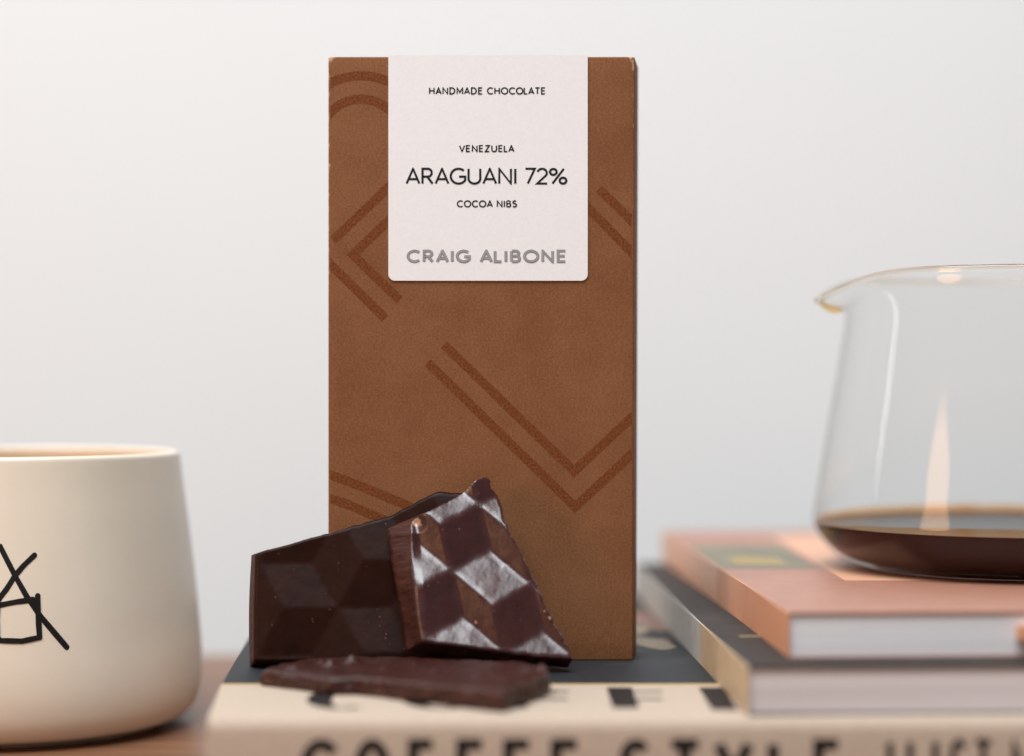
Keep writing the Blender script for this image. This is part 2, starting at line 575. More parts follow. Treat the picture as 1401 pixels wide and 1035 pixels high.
def make_carton():
    bm = bmesh.new()
    xs = [BX0 + (BX1 - BX0) * i / 40 for i in range(41)]
    zs = [BZ0 + (BZ1 - BZ0) * i / 78 for i in range(79)]
    bmesh.ops.create_cube(bm, size=1)
    for v in bm.verts:
        v.co = Vector((BX0 if v.co.x < 0 else BX1, 0 if v.co.y < 0 else BD, BZ0 if v.co.z < 0 else BZ1))
    # the right flank draws in very slightly towards the foot
    for v in bm.verts:
        if v.co.x > 0 and v.co.z < 100:
            v.co.x -= 0.5
    # the empty carton leans a touch out of square, so a sliver of its right flank shows
    for v in bm.verts:
        if v.co.y > 8:
            v.co.x += 1.95
    bmesh.ops.bevel(bm, geom=list(bm.edges), offset=0.45, segments=4, affect='EDGES', profile=0.5)
    long_e = [e for e in bm.edges if e.calc_length() > 10]
    bmesh.ops.subdivide_edges(bm, edges=long_e, cuts=30, use_grid_fill=True)
    for v in bm.verts:   # faint warp of the card, so that it is not a perfect plane
        c = v.co
        k = mn.noise(Vector((c.x * .02, c.y * .05, c.z * .02)))
        c.y += 0.12 * k if c.y > 8 else 0
    me = bpy.data.meshes.new('carton')
    b = world_loc(box)
    for v in bm.verts:
        v.co = v.co * MM - b
    bm.to_mesh(me); bm.free()
    at = me.attributes.new('wear', 'FLOAT', 'POINT')
    for i, v in enumerate(me.vertices):
        p = (v.co + b) / MM
        dx = min(abs(p.x - BX0), abs(p.x - BX1 + .3 - 1.95 * p.y / BD)); dz = min(abs(p.z - BZ0), abs(p.z - BZ1)); dy = min(abs(p.y), abs(p.y - BD))
        s = sorted((dx, dy, dz))
        edge = max(0, 1 - (s[0] + s[1]) / 0.75)
        corner = max(0, 1 - (s[0] + s[1] + s[2]) / 3.0)
        at.data[i].value = min(1, 0.82 * edge + 0.6 * corner + (0.10 if p.x > BX1 - .6 and p.y < .5 else 0.42 if p.x < BX0 + .5 and p.y < .5 and p.z > 118 else 0))
    me.materials.append(M['kraft'])
    for p in me.polygons:
        p.use_smooth = True
    o = bpy.data.objects.new('carton', me); COL.objects.link(o); o.parent = box
    return o
make_carton()

def stripe(pts, wid=2.35):
    P = [bpx(*p) for p in pts]
    v2, f2 = ribbon(P, wid)
    vs = []; fs = []
    for f in f2:
        pl = clip_poly([tuple(v2[i]) for i in f], (BX0 + .55, BX1 - .75))
        if len(pl) >= 3:
            o = len(vs)
            vs += [(x, -0.02, z) for x, z in pl]
            fs.append(tuple(range(o, o + len(pl))))
    o = build('printed_stripe', vs, fs, M['print'], box)
    return o

def parc(cx, cy, r, a0, a1, n=20):
    return [(cx + r * math.cos(math.radians(a0 + (a1 - a0) * i / n)), cy - r * math.sin(math.radians(a0 + (a1 - a0) * i / n))) for i in range(n + 1)]

for s in (parc(494, 195, 91, 125, 40), parc(494, 193, 57, 150, 35),
          [(560, 229), (456, 329)], [(440, 350), (527, 436)],
          [(560, 275), (483, 349), (547, 411)],
          [(819.6, 259), (880, 318)], [(790, 270), (885, 367)],
          [(585, 496), (787, 694), (885, 602)], [(607.6, 472), (785.5, 645), (885, 552)],
          [(440, 646), (480, 660), (553, 690), (620, 722)], [(440, 678), (480, 692), (540, 718), (600, 745)]):
    stripe(s)

# white label, folded over the top edge
lx0, lz0 = bpx(531.5, 384.5); lx1, _ = bpx(804, 384)
lab = empty('label_sticker', (0, 0, 0)); lab.parent = box; lab.location = (0, 0, 0)
def label_front():
    r = 1.7
    out = [(lx0, BZ1 + .12), (lx0, lz0 + r)] + arc(lx0 + r, lz0 + r, r, r, 180, 270, 8) + arc(lx1 - r, lz0 + r, r, r, 270, 360, 8) + [(lx1, lz0 + r), (lx1, BZ1 + .12)]
    seen = []
    for p in out:
        if not seen or (Vector(p) - Vector(seen[-1])).length > 1e-4: seen.append(p)
    n = len(seen)
    vs = [(x, -0.36, z) for x, z in seen] + [(x, -0.10, z) for x, z in seen]
    fs = [tuple(range(n)), tuple(range(2 * n - 1, n - 1, -1))]
    for i in range(n):
        j = (i + 1) % n
        fs.append((j, i, n + i, n + j))
    return vs, fs
bpy.data.objects.remove(lab, do_unlink=True)
v_, f_ = label_front()
n0 = len(v_)
# the flap lying on the top of the carton
v_ += [(lx0, -.36, BZ1 + .122), (lx1, -.36, BZ1 + .122), (lx1, 12, BZ1 + .122), (lx0, 12, BZ1 + .122),
       (lx0, -.36, BZ1 + .32), (lx1, -.36, BZ1 + .32), (lx1, 12, BZ1 + .32), (lx0, 12, BZ1 + .32)]
f_ += [tuple(n0 + i for i in f) for f in ((3, 2, 1, 0), (4, 5, 6, 7), (0, 1, 5, 4), (1, 2, 6, 5), (2, 3, 7, 6), (3, 0, 4, 7))]
lab = fix_normals(build('label_sticker', v_, f_, M['label'], box))

def on_label(x, z, lift):
    return (x, -0.40 - lift, z)
def label_text(text, px0, px1, py0, py1, wid, material, **kw):
    x0, zb = bpx(px0, py1); x1, zt = bpx(px1, py0)
    lettering('lettering', text, x0, x1, zb, zt, wid, material, lab, on_label, **kw)
label_text('HANDMADE CHOCOLATE', 587, 746.5, 120, 130.2, 0.36, M['ink'], track=.16)
label_text('VENEZUELA', 628, 704, 199, 209, 0.36, M['ink'], track=.16)
label_text('ARAGUANI 72%', 555, 776.5, 230, 253.3, 0.58, M['ink'], track=.04)
label_text('COCOA NIBS', 625, 707.5, 274.5, 284.5, 0.36, M['ink'], track=.16)
label_text('CRAIG ALIBONE', 556.5, 775.5, 342, 360.5, 0.76, M['ink_grey'], track=.18, inline=(M['ink_light'], 0.20))

# ------------------------------------------------------------------ big book
book = empty('hardcover_book', (80, 40, 0))
tag(book, 'big tan and black hardcover book lying flat under the chocolate box', 'book')
def left_x(y):
    pts = [(-89, -65.5), (-39, -69.6), (44, -74), (175, -79)]
    for (ya, xa), (yb, xb) in zip(pts, pts[1:]):
        if y <= yb:
            return xa + (xb - xa) * (y - ya) / (yb - ya)
    return pts[-1][1]
def book_shell():
    r = 3.2; t = 2.6; yf = -88; yb = 172; H = 24
    outer = [(yb, 0)] + [(yf + 40, 0)] + [(yf + r + r * math.cos(math.radians(a)), r + r * math.sin(math.radians(a))) for a in range(270, 179, -15)]
    outer += [(yf + r + r * math.cos(math.radians(a)), H - r + r * math.sin(math.radians(a))) for a in range(180, 89, -15)]
    for y in (-60, -39, -10, 20, 44, 90, 130, yb):
        outer.append((y, H))
    inner = []
    for y in (yb, 90, 44, -39, -70):
        inner.append((y, H - t))
    inner += [(yf + t, H - t - 1.5), (yf + t, t + 1.5), (-70, t), (yb, t)]
    prof = outer + inner
    n = len(prof)
    vs = []
    for y, z in prof:
        vs.append((left_x(y), y, z))
    for y, z in prof:
        vs.append((238, y, z))
    fs = [tuple(range(n)), tuple(range(2 * n - 1, n - 1, -1))]
    for i in range(n):
        j = (i + 1) % n
        fs.append((j, i, n + i, n + j))
    o = fix_normals(build('cover', vs, fs, M['tan'], book))
    bevel(o, 0.5, 2)
    return o
book_shell()
prism('page_block', [(-61, -85), (-70, 44), (-75, 168), (234, 168), (234, -85)], 2.8, 21.2, M['pages_a'], book)
# printed dark sheet of the front cover, with the ochre line along its edge
prism('cover_print', [(left_x(-40) + .25, -40), (left_x(44) + .25, 44), (left_x(171) + .25, 171.5), (237.6, 171.5), (237.6, -40)], 24.004, 24.06, M['dark_cover'], book)
prism('cover_line', [(left_x(-42) + .3, -42.6), (left_x(-40) + .3, -40.3), (237.6, -40.3), (237.6, -42.6)], 24.004, 24.05, M['gold'], book)
def flat_word(polys):
    for q, p in enumerate(polys):
        prism('cover_letter', p, 24.004, 24.05 + .012 * (q % 4), M['book_ink'], book)
def union_letter(name, polys):
    vs = []; fs = []
    for q, p in enumerate(polys):
        o = len(vs)
        vs += [(x, y, 24.05 + .02 * q) for x, y in p]
        fs.append(tuple(range(o, o + len(p))))
    return fix_normals(build(name, vs, fs, M['book_ink'], book))
def rect(x0, x1, y0, y1):
    return [(x0, y0), (x1, y0), (x1, y1), (x0, y1)]
# C O F F E E across the top of the cover: thick stems, thin arms
def ring(cx, cy, rx, ry, a0, a1, tx, ty, n=20):
    o = [(cx + rx * math.cos(math.radians(a0 + (a1 - a0) * i / n)), cy + ry * math.sin(math.radians(a0 + (a1 - a0) * i / n))) for i in range(n + 1)]
    k = [(cx + (rx - tx) * math.cos(math.radians(a0 + (a1 - a0) * i / n)), cy + (ry - ty) * math.sin(math.radians(a0 + (a1 - a0) * i / n))) for i in range(n + 1)]
    return [[o[i], o[i + 1], k[i + 1], k[i]] for i in range(n)]
def curve_letter(quads):
    vs = []; fs = []
    for q in quads:
        o = len(vs); vs += [(x, y, 24.05) for x, y in q]; fs.append((o, o + 1, o + 2, o + 3))
    fix_normals(build('cover_letter', vs, fs, M['book_ink'], book))
curve_letter(ring(-37.5, -62, 9.2, 15.5, 60, 300, 5.8, 1.6))
curve_letter(ring(-15.5, -62, 9.6, 15.5, 0, 360, 5.0, 1.6))
union_letter('cover_letter', [rect(-2.5, 3.4, -76, -46), rect(3.4, 13.2, -53.2, -51.6), rect(3.4, 12.6, -64.4, -62.4)])
union_letter('cover_letter', [rect(22.3, 28.2, -76, -46), rect(28.2, 35, -53.2, -51.6), rect(28.2, 34.2, -64.4, -62.4)])
union_letter('cover_letter', [rect(44, 49.8, -79, -46), rect(49.8, 57, -79, -77.4)])

# printed picture on the cover, right of the box: tan and dull red shapes
def blob(name, cx, cy, rx, ry, z, m, seed, rot=0):
    pts = []
    for k in range(28):
        a = 2 * math.pi * k / 28
        q = 1 + .35 * mn.noise(Vector((math.cos(a) * 1.4, math.sin(a) * 1.4, seed)))
        x, y = rx * q * math.cos(a), ry * q * math.sin(a)
        c, s_ = math.cos(rot), math.sin(rot)
        pts.append((cx + x * c - y * s_, cy + x * s_ + y * c))
    prism(name, pts, 24.03, z, m, book)
blob('cover_picture', 39, 34, 5, 13, 24.075, M['art_tan'], 2, .25)
blob('cover_picture', 41, 84, 5.5, 22, 24.08, M['art_red'], 5, .1)
blob('cover_picture', 35, 62, 3.5, 14, 24.085, M['art_tan'], 9, -.2)

# lettering on the spine
def on_spine(x, z, lift):
    return (x, -88.06 - lift, z)
def sp(px): return (px - 700.5) / 6.35
zt_, zb_ = 19.3, 5.2
for wd, a, b, wid in (('C', 409, 464, 2.4), ('O', 484, 535, 2.4), ('F', 558, 599, 2.4), ('F', 624, 667, 2.4), ('E', 688, 731, 2.4), ('E', 753, 797, 2.4),
                      ('S', 846, 894, 2.4), ('T', 911, 963, 2.4), ('Y', 975, 1032, 2.4), ('L', 1050, 1090, 2.4), ('E', 1112, 1154, 2.4),
                      ('J', 1196, 1222, 1.5), ('U', 1240, 1284, 1.5), ('S', 1298, 1325, 1.4), ('T', 1330, 1360, 1.4), ('M', 1382, 1436, 1.5)):
    if wd == 'I':
        wid = sp(b) - sp(a)
    st, tw = text_strokes(wd, 0)
    if tw == 0:
        x0 = sp(a)
        build('spine_letter', [on_spine(x0, zb_, 0), on_spine(x0 + wid, zb_, 0), on_spine(x0 + wid, zt_, 0), on_spine(x0, zt_, 0)], [(0, 1, 2, 3)], M['book_ink'], book)
    else:
        lettering('spine_letter', wd, sp(a), sp(b), zb_, zt_, wid, M['book_ink'], book, on_spine)

# ------------------------------------------------------------------ the two paperbacks
def lerp(a, b, t): return (a[0] + (b[0] - a[0]) * t, a[1] + (b[1] - a[1]) * t)
def paperback(name, label, FL, BL, width, z0, z1, cover, spine, pages, split=None, spine2=None):
    root = empty(name, ((FL[0] + width / 2), (FL[1] + BL[1]) / 2, z0))
    tag(root, label, 'book')
    d = Vector((BL[0] - FL[0], BL[1] - FL[1])).normalized()
    nx = Vector((d.y, -d.x))
    def P(u, v): return tuple(Vector(FL) + nx * u + d * v)
    L = (Vector(BL) - Vector(FL)).length
    t = 0.35
    prism('page_block', [P(.5, .6), P(width - 1, .6), P(width - 1, L - .6), P(.5, L - .6)], z0 + t, z1 - t, pages, root)
    prism('back_cover', [P(.36, 0), P(width, 0), P(width, L), P(.36, L)], z0 + .02, z0 + t - .01, cover, root)
    fc = prism('front_cover', [P(.36, 0), P(width, 0), P(width, L), P(.36, L)], z1 - t + .01, z1, cover, root)
    if split:
        prism('spine', [P(0, 0), P(.35, 0), P(.35, split), P(0, split)], z0 + .02, z1, spine, root)
        prism('spine_print', [P(0, split), P(.35, split), P(.35, L), P(0, L)], z0 + .02, z1, spine2, root)
    else:
        prism('spine', [P(0, 0), P(.35, 0), P(.35, L), P(0, L)], z0 + .02, z1, spine, root)
    return root, P
mid, PM = paperback('paperback_book', 'charcoal paperback with a tan spine, middle book of the pile', (51, -86), (41.5, 163), 190, 24.06, 34.5,
                    M['cover_mid'], M['spine_tan'], M['pages_a'], 78, M['spine_grey'])
prism('cover_line', [PM(6, 52), PM(60, 52), PM(60, 53.2), PM(6, 53.2)], 34.504, 34.53, M['gold'], mid)
top, PT = paperback('paperback_book', 'orange paperback with white page edges under the glass carafe', (61.7, -72), (51.2, 171), 180, 34.52, 44.6,
                    M['salmon'], M['orange'], M['pages_b'], 112, M['peach'])
prism('cover_picture', [(58.2, 34), (83.5, 34), (84.5, 112), (55.2, 112)], 44.604, 44.64, M['green'], top)
prism('cover_picture', [(63, 47), (78, 45), (77, 66), (70, 72), (62, 66)], 44.646, 44.68, M['yellow'], top)
prism('cover_panel', [(86.2, 1), (228, 1), (228, 150), (86.2, 150)], 44.604, 44.64, M['peach'], top)
prism('page_tab', [(113.2, -72.6), (120, -72.6), (120, -40), (113.2, -40)], 38.6, 41.6, M['orange'], top)

# ------------------------------------------------------------------ mug
mug = empty('mug', (-138.7, 46, 0))
tag(mug, 'cream ceramic mug with a black line drawing, standing on the table', 'mug')
def smooth_prof(pts, sub=5):
    out = []
    n = len(pts)
    for i in range(n - 1):
        p0 = Vector(pts[max(i - 1, 0)]); p1 = Vector(pts[i]); p2 = Vector(pts[i + 1]); p3 = Vector(pts[min(i + 2, n - 1)])
        for k in range(sub):
            t = k / sub
            out.append(0.5 * ((2 * p1) + (p2 - p0) * t + (2 * p0 - 5 * p1 + 4 * p2 - p3) * t * t + (-p0 + 3 * p1 - 3 * p2 + p3) * t ** 3))
    out.append(Vector(pts[-1]))
    return out
MUGP = [(41.0, 1.4), (44.5, 1.9), (47.6, 3.6), (49.9, 7.2), (51.0, 13), (51.1, 20), (50.5, 28), (49.6, 38), (48.3, 49), (46.9, 60), (45.8, 68), (44.95, 75.0)]
def lathe(prof, seg, cx, cy, deform=None):
    vs = []; fs = []
    n = len(prof)
    for k in range(seg):
        a = 2 * math.pi * k / seg
        for r, z in prof:
            if deform:
                r, z = deform(a, r, z)
            vs.append((cx + r * math.sin(a), cy - r * math.cos(a), z))
    for k in range(seg):
        k2 = (k + 1) % seg
        for i in range(n - 1):
            fs.append((k * n + i, k2 * n + i, k2 * n + i + 1, k * n + i + 1))
    return vs, fs
def make_mug():
    out = [tuple(v) for v in smooth_prof(MUGP, 5)]
    rim = [(44.9 - 1.25 + 1.25 * math.cos(math.radians(a)), 75.3 + 1.1 * math.sin(math.radians(a))) for a in range(15, 181, 15)]
    ins = [tuple(v) for v in smooth_prof([(42.35, 74.5), (43.6, 66), (45.6, 50), (47.3, 34), (47.9, 20), (46.8, 10), (42, 6.0), (30, 5.0), (12, 4.8)], 4)]
    foot = [(0.01, 1.0), (36, 1.0), (37.0, 0.0), (39.6, 0.0), (40.3, 1.0)]
    prof = foot + out + rim + ins + [(0.01, 4.8)]
    vs, fs = lathe(prof, 128, -138.7, 46)
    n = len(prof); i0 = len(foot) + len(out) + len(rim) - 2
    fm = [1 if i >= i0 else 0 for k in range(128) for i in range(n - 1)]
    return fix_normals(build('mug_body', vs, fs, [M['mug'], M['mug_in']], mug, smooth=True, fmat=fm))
make_mug()
MP = [tuple(v) for v in smooth_prof(MUGP, 8)]
def mug_r(z):
    for (ra, za), (rb, zb) in zip(MP, MP[1:]):
        if za <= z <= zb:
            return ra + (rb - ra) * (z - za) / (zb - za)
    return 50
def mug_stroke(pts, wid, lift, mi=0):
    # pts: (degrees round the mug, height); hand-drawn line with round ends
    P = []
    for (a0, z0), (a1, z1) in zip(pts, pts[1:]):
        for k in range(6):
            t = k / 6
            P.append(((a0 + (a1 - a0) * t) * .876, z0 + (z1 - z0) * t))
    P.append((pts[-1][0] * .876, pts[-1][1]))
    rnd = random.Random(int(pts[0][0] * 7 + pts[0][1]))
    # width wobble: build the ribbon by hand
    v2, f2 = ribbon(P, wid)
    n = len(P)
    for i in range(n):
        k = 1 + .12 * mn.noise(Vector((i * .3, pts[0][1], 0)))
        c = Vector(P[i])
        v2[i] = c + (v2[i] - c) * k; v2[n + i] = c + (v2[n + i] - c) * k
    vs = list(v2); fs = list(f2)
    for end, nb in ((0, 1), (n - 1, n - 2)):
        c = Vector(P[end]); d = (c - Vector(P[nb])).normalized()
        b0 = math.atan2(d.y, d.x)
        o = len(vs)
        vs += [c + Vector((math.cos(b0 + math.radians(a)), math.sin(b0 + math.radians(a)))) * wid / 2 for a in range(-90, 91, 15)]
        fs.append(tuple(range(o, o + 13)))
    out = []
    for v in vs:
        a = math.radians(v.x / .876); z = v.y
        r = mug_r(z) + lift
        out.append((-138.7 + r * math.sin(a), 46 - r * math.cos(a), z))
    return out, fs
vs_ = []; fs_ = []
for q, s in enumerate(([(8.2, 53.6), (12.7, 46.1), (16.0, 40.9), (20.1, 35.5), (27.6, 27.3)],
          [(18.5, 51.2), (15.2, 48.6), (12.7, 46.1), (10.2, 42.7), (8.4, 40.7), (5.0, 36.0)],
          [(7.7, 38.6), (12.9, 39.4), (17.8, 39.9), (19.2, 39.4)], [(19.3, 40.8), (19.4, 35.6), (19.7, 30.3)],
          [(19.7, 30.2), (14.7, 29.4), (8.4, 29.7), (7.7, 30.4)], [(7.7, 30.4), (7.5, 35.0), (7.7, 38.6)])):
    v, f = mug_stroke(s, 1.42, .06 + .03 * q)
    o = len(vs_); vs_ += v; fs_ += [tuple(o + i for i in k) for k in f]
build('line_drawing', vs_, fs_, M['logo'], mug)

# ------------------------------------------------------------------ carafe and coffee
CX, CY, CZ = 138, 36, 44.66
car = empty('glass_carafe', (CX, CY, CZ))
tag(car, 'clear glass carafe with a pouring lip, standing on the orange book', 'carafe')
GP = [(0.01, 0.0), (20, 0.0), (36, 0.05), (41.5, 0.6), (46.5, 2.2), (50.6, 5.2), (53.6, 9.0), (54.9, 12.4), (54.6, 16), (53.2, 24), (51.2, 36), (48.8, 50), (46.6, 63), (45.0, 73), (44.3, 78), (44.4, 80.4)]
ZT = CZ + 80.4
def lip(a, r, z):
    # a = 270 deg is the -x side: (sin, -cos) convention
    d = (math.degrees(a) - 270 + 180) % 360 - 180
    wv = math.exp(-(d / 24.0) ** 2)
    s = max(0.0, min(1.0, (z - (ZT - 15)) / 15.0))
    s = s * s * (3 - 2 * s)
    wn = math.exp(-(d / 13.0) ** 2)
    return r + 5.5 * wv * s * s + 4.5 * wn * s ** 3, z - (3.4 * wv + 3.4 * wn) * s ** 2
def offset_prof(prof, t):
    out = []
    for i, p in enumerate(prof):
        a = prof[max(i - 1, 0)]; b = prof[min(i + 1, len(prof) - 1)]
        d = (Vector(b) - Vector(a)).normalized()
        nrm = Vector((-d.y, d.x))
        q = Vector(p) + nrm * t
        out.append((max(q.x, 0.01), q.y))
    return out
def make_carafe():
    o_ = [(r, CZ + z) for r, z in [tuple(v) for v in smooth_prof(GP, 4)]]
    i_ = offset_prof(o_, 1.1)
    vs, fs = lathe(o_, 160, CX, CY, lip)
    n = len(vs)
    v2, f2 = lathe(i_, 160, CX, CY, lip)
    vs += v2; fs += [tuple(n + i for i in f)[::-1] for f in f2]
    build('carafe_wall', vs, fs, M['glass'], car, smooth=True)
    # fire-polished rim bead following the pouring lip
    seg = 200; m = 10; R = 0.85
    path = []
    for k in range(seg):
        a = 2 * math.pi * k / seg
        r, z = lip(a, 44.4 - .55, ZT)
        path.append(Vector((CX + r * math.sin(a), CY - r * math.cos(a), z + .25)))
    vs = []; fs = []
    for k in range(seg):
        t = (path[(k + 1) % seg] - path[k - 1]).normalized()
        up = Vector((0, 0, 1)); s = t.cross(up).normalized(); u = s.cross(t).normalized()
        for j in range(m):
            b = 2 * math.pi * j / m
            vs.append(tuple(path[k] + s * R * math.cos(b) + u * R * math.sin(b)))
    for k in range(seg):
        k2 = (k + 1) % seg
        for j in range(m):
            j2 = (j + 1) % m
            fs.append((k * m + j, k * m + j2, k2 * m + j2, k2 * m + j))
    fix_normals(build('carafe_rim', vs, fs, M['rim'], car, smooth=True))
make_carafe()
def make_coffee():
    base = [(r, z) for r, z in [tuple(v) for v in smooth_prof(GP, 4)]]
    ins = [(r, z) for r, z in offset_prof(base, 1.35) if z < 12.0]
    ins = [p for p in ins if p[1] > 1.0 or p[0] < 45]
    top_r = ins[-1][0]
    prof = [(r, CZ + z) for r, z in ins] + [(top_r + .3, CZ + 12.3), (top_r - .6, CZ + 12.05), (top_r - 2.0, CZ + 11.9), (0.01, CZ + 11.9)]
    vs, fs = lathe(prof, 128, CX, CY)
    n = len(prof)
    fm = [0 if i >= n - 4 else 1 for k in range(128) for i in range(n - 1)]
    o = fix_normals(build('coffee', vs, fs, [M['coffee'], M['coffee_side']], None, smooth=True, base=(CX, CY, CZ), fmat=fm))
    o.data.set_sharp_from_angle(angle=math.radians(28))
    # a thin film of coffee clings to the glass on the far side, where it was swirled
    vs = []; fs = []
    nn = 48
    gp = dict()
    prof_i = [(r, z) for r, z in offset_prof(base, 1.3)]
    def gr(z):
        for (ra, za), (rb, zb) in zip(prof_i, prof_i[1:]):
            if za <= z <= zb and zb > za:
                return ra + (rb - ra) * (z - za) / (zb - za)
        return 53
    for k in range(nn + 1):
        a = math.radians(75 + 210 * k / nn)
        h = 1.9 * math.sin(math.pi * k / nn) ** .7 * (1 + .15 * mn.noise(Vector((k * .35, 2, 1))))
        for q in range(4):
            z = 12.35 + h * q / 3
            r = gr(z)
            vs.append((CX + r * math.sin(a), CY - r * math.cos(a), CZ + z))
    for k in range(nn):
        for q in range(3):
            fs.append((k * 4 + q, k * 4 + q + 1, k * 4 + q + 5, k * 4 + q + 4))
    # a drop of coffee left under the pouring lip
    def drop():
        A = Vector((CX - 53.6, CY, ZT - 6.6)); B = Vector((CX - 46.8, CY, ZT - 9.6))
        vv = []; ff = []
        n1, n2 = 10, 10
        for i in range(n1 + 1):
            t = i / n1
            c = A.lerp(B, t) + Vector((0, 0, -.9 * math.sin(math.pi * t)))
            rr = .95 * math.sin(math.pi * (.06 + .88 * t)) ** .6
            for q in range(n2):
                b = 2 * math.pi * q / n2
                vv.append((c.x + .35 * rr * math.sin(b), c.y + rr * 1.3 * math.cos(b), c.z + rr * math.sin(b)))
        for i in range(n1):
            for q in range(n2):
                ff.append((i * n2 + q, i * n2 + (q + 1) % n2, (i + 1) * n2 + (q + 1) % n2, (i + 1) * n2 + q))
        ff += [tuple(range(n2)), tuple(range(n1 * n2, (n1 + 1) * n2))]
        fix_normals(build('coffee_drop', vv, ff, M['pale_film'], o, smooth=True))
    drop()
    build('coffee_film', vs, fs, M['coffee_film'], o, smooth=True)
    tag(o, 'shallow pool of black coffee in the bottom of the glass carafe', 'coffee')
make_coffee()

# ------------------------------------------------------------------ chocolate pieces
def resample(pts, n):
    P = [Vector(p) for p in pts]
    L = [0]
    for a, b in zip(P, P[1:]):
        L.append(L[-1] + (b - a).length)
    out = []
    for i in range(n + 1):
        t = L[-1] * i / n
        k = 0
        while k < len(P) - 2 and L[k + 1] < t:
            k += 1
        q = (t - L[k]) / max(1e-9, L[k + 1] - L[k])
        out.append(P[k].lerp(P[k + 1], min(1, q)))
    return out
def jag(pts, amp, seed, f=.5):
    out = []
    n = len(pts)
    for i, p in enumerate(pts):
        e = min(1, min(i, n - 1 - i) / 4)
        v = Vector((p.x * f, p.y * f, seed))
        out.append(p + Vector((mn.noise(v) + .5 * mn.noise(v * 3.1), mn.noise(v + Vector((31, 7, 2))) + .5 * mn.noise(v * 2.7 + Vector((9, 1, 4))))) * amp * e)
    return out

def relief(p, O, f1, f2, H):
    d = Vector((p.x - O[0], p.y - O[1]))
    det = f1[0] * f2[1] - f1[1] * f2[0]
    s = (d.x * f2[1] - d.y * f2[0]) / det
    t = (f1[0] * d.y - f1[1] * d.x) / det
    i, j = math.floor(s), math.floor(t)
    s -= i; t -= j
    def hh(a, b):
        return (0, -H, H)[(a - b) % 3]
    if s + t < 1:
        return hh(i, j) * (1 - s - t) + hh(i + 1, j) * s + hh(i, j + 1) * t
    return hh(i + 1, j + 1) * (s + t - 1) + hh(i + 1, j) * (1 - t) + hh(i, j + 1) * (1 - s)

def soft_relief(p, O, f1, f2, H, r):
    z = relief(p, O, f1, f2, H)
    for k in range(8):
        z += relief(p + Vector((math.cos(k * .785), math.sin(k * .785))) * (r if k % 2 else r * .6), O, f1, f2, H)
    return z / 9

def slab(name, frame, bottom, right, top, left, nu, nv, height, back, T, mats, base, shear=(0, 0), wear=None, rough=.35, seed=1):
    """bottom/top run left->right, left/right run bottom->top, all in the face plane (mm)"""
    O, X, Y, Nn = [Vector(v) for v in frame]
    b = resample(bottom, nu); t = resample(top, nu); l = resample(left, nv); r = resample(right, nv)
    vs = []; wv = []
    grid = []
    for j in range(nv + 1):
        v = j / nv
        row = []
        for i in range(nu + 1):
            u = i / nu
            p = b[i] * (1 - v) + t[i] * v + l[j] * (1 - u) + r[j] * u - (b[0] * (1 - u) * (1 - v) + b[nu] * u * (1 - v) + t[0] * (1 - u) * v + t[nu] * u * v)
            h, a, c = height(p, u, v)
            q = O + X * (p.x + a) + Y * (p.y + c) + Nn * h
            row.append(len(vs)); vs.append(tuple(q)); wv.append(wear(p, u, v) if wear else 0)
        grid.append(row)
    fs = []; fm = []
    for j in range(nv):
        for i in range(nu):
            fs.append((grid[j][i], grid[j][i + 1], grid[j + 1][i + 1], grid[j + 1][i])); fm.append(0)
    # broken / moulded sides
    loop = [(i, 0) for i in range(nu)] + [(nu, j) for j in range(nv)] + [(i, nv) for i in range(nu, 0, -1)] + [(0, j) for j in range(nv, 0, -1)]
    prev = [grid[j][i] for i, j in loop]
    K = 6
    for k in range(1, K + 1):
        f = k / K
        cur = []
        for (i, j), g in zip(loop, prev if False else [grid[j][i] for i, j in loop]):
            fr = Vector(vs[g]); u = i / nu; v = j / nv
            bl = back(u, v)
            bk = O + X * bl[0] + Y * bl[1] - Nn * T
            p = fr.lerp(bk, f)
            rr = rough * math.sin(math.pi * min(1, f * .9 + .1))
            nv_ = Vector((mn.noise(p * .55 + Vector((seed, 0, 0))) + .6 * mn.noise(p * 1.7), mn.noise(p * .55 + Vector((0, seed, 5))) + .6 * mn.noise(p * 1.6), mn.noise(p * .5 + Vector((3, 0, seed)))))
            p += nv_ * rr
            cur.append(len(vs)); vs.append(tuple(p)); wv.append(0.15)
        m = len(cur)
        for q in range(m):
            q2 = (q + 1) % m
            fs.append((prev[q2], prev[q], cur[q], cur[q2])); fm.append(1)
        prev = cur
    fs.append(tuple(prev[::-1])); fm.append(1)
    o = build(name, vs, fs, mats, None, smooth=True, fmat=fm, base=base)
    o.data.polygons[-1].use_smooth = False
    at = o.data.attributes.new('wear', 'FLOAT', 'POINT')
    for i, x in enumerate(wv):
        at.data[i].value = x
    fix_normals(o)
    return o

def bump_noise(p, s, a):
    return a * (mn.noise(Vector((p.x * s, p.y * s, 3))) + .5 * mn.noise(Vector((p.x * s * 2.3, p.y * s * 2.3, 8))))

def interp(pts, t):
    q = resample(pts, 40)
    return q[int(round(t * 40))]

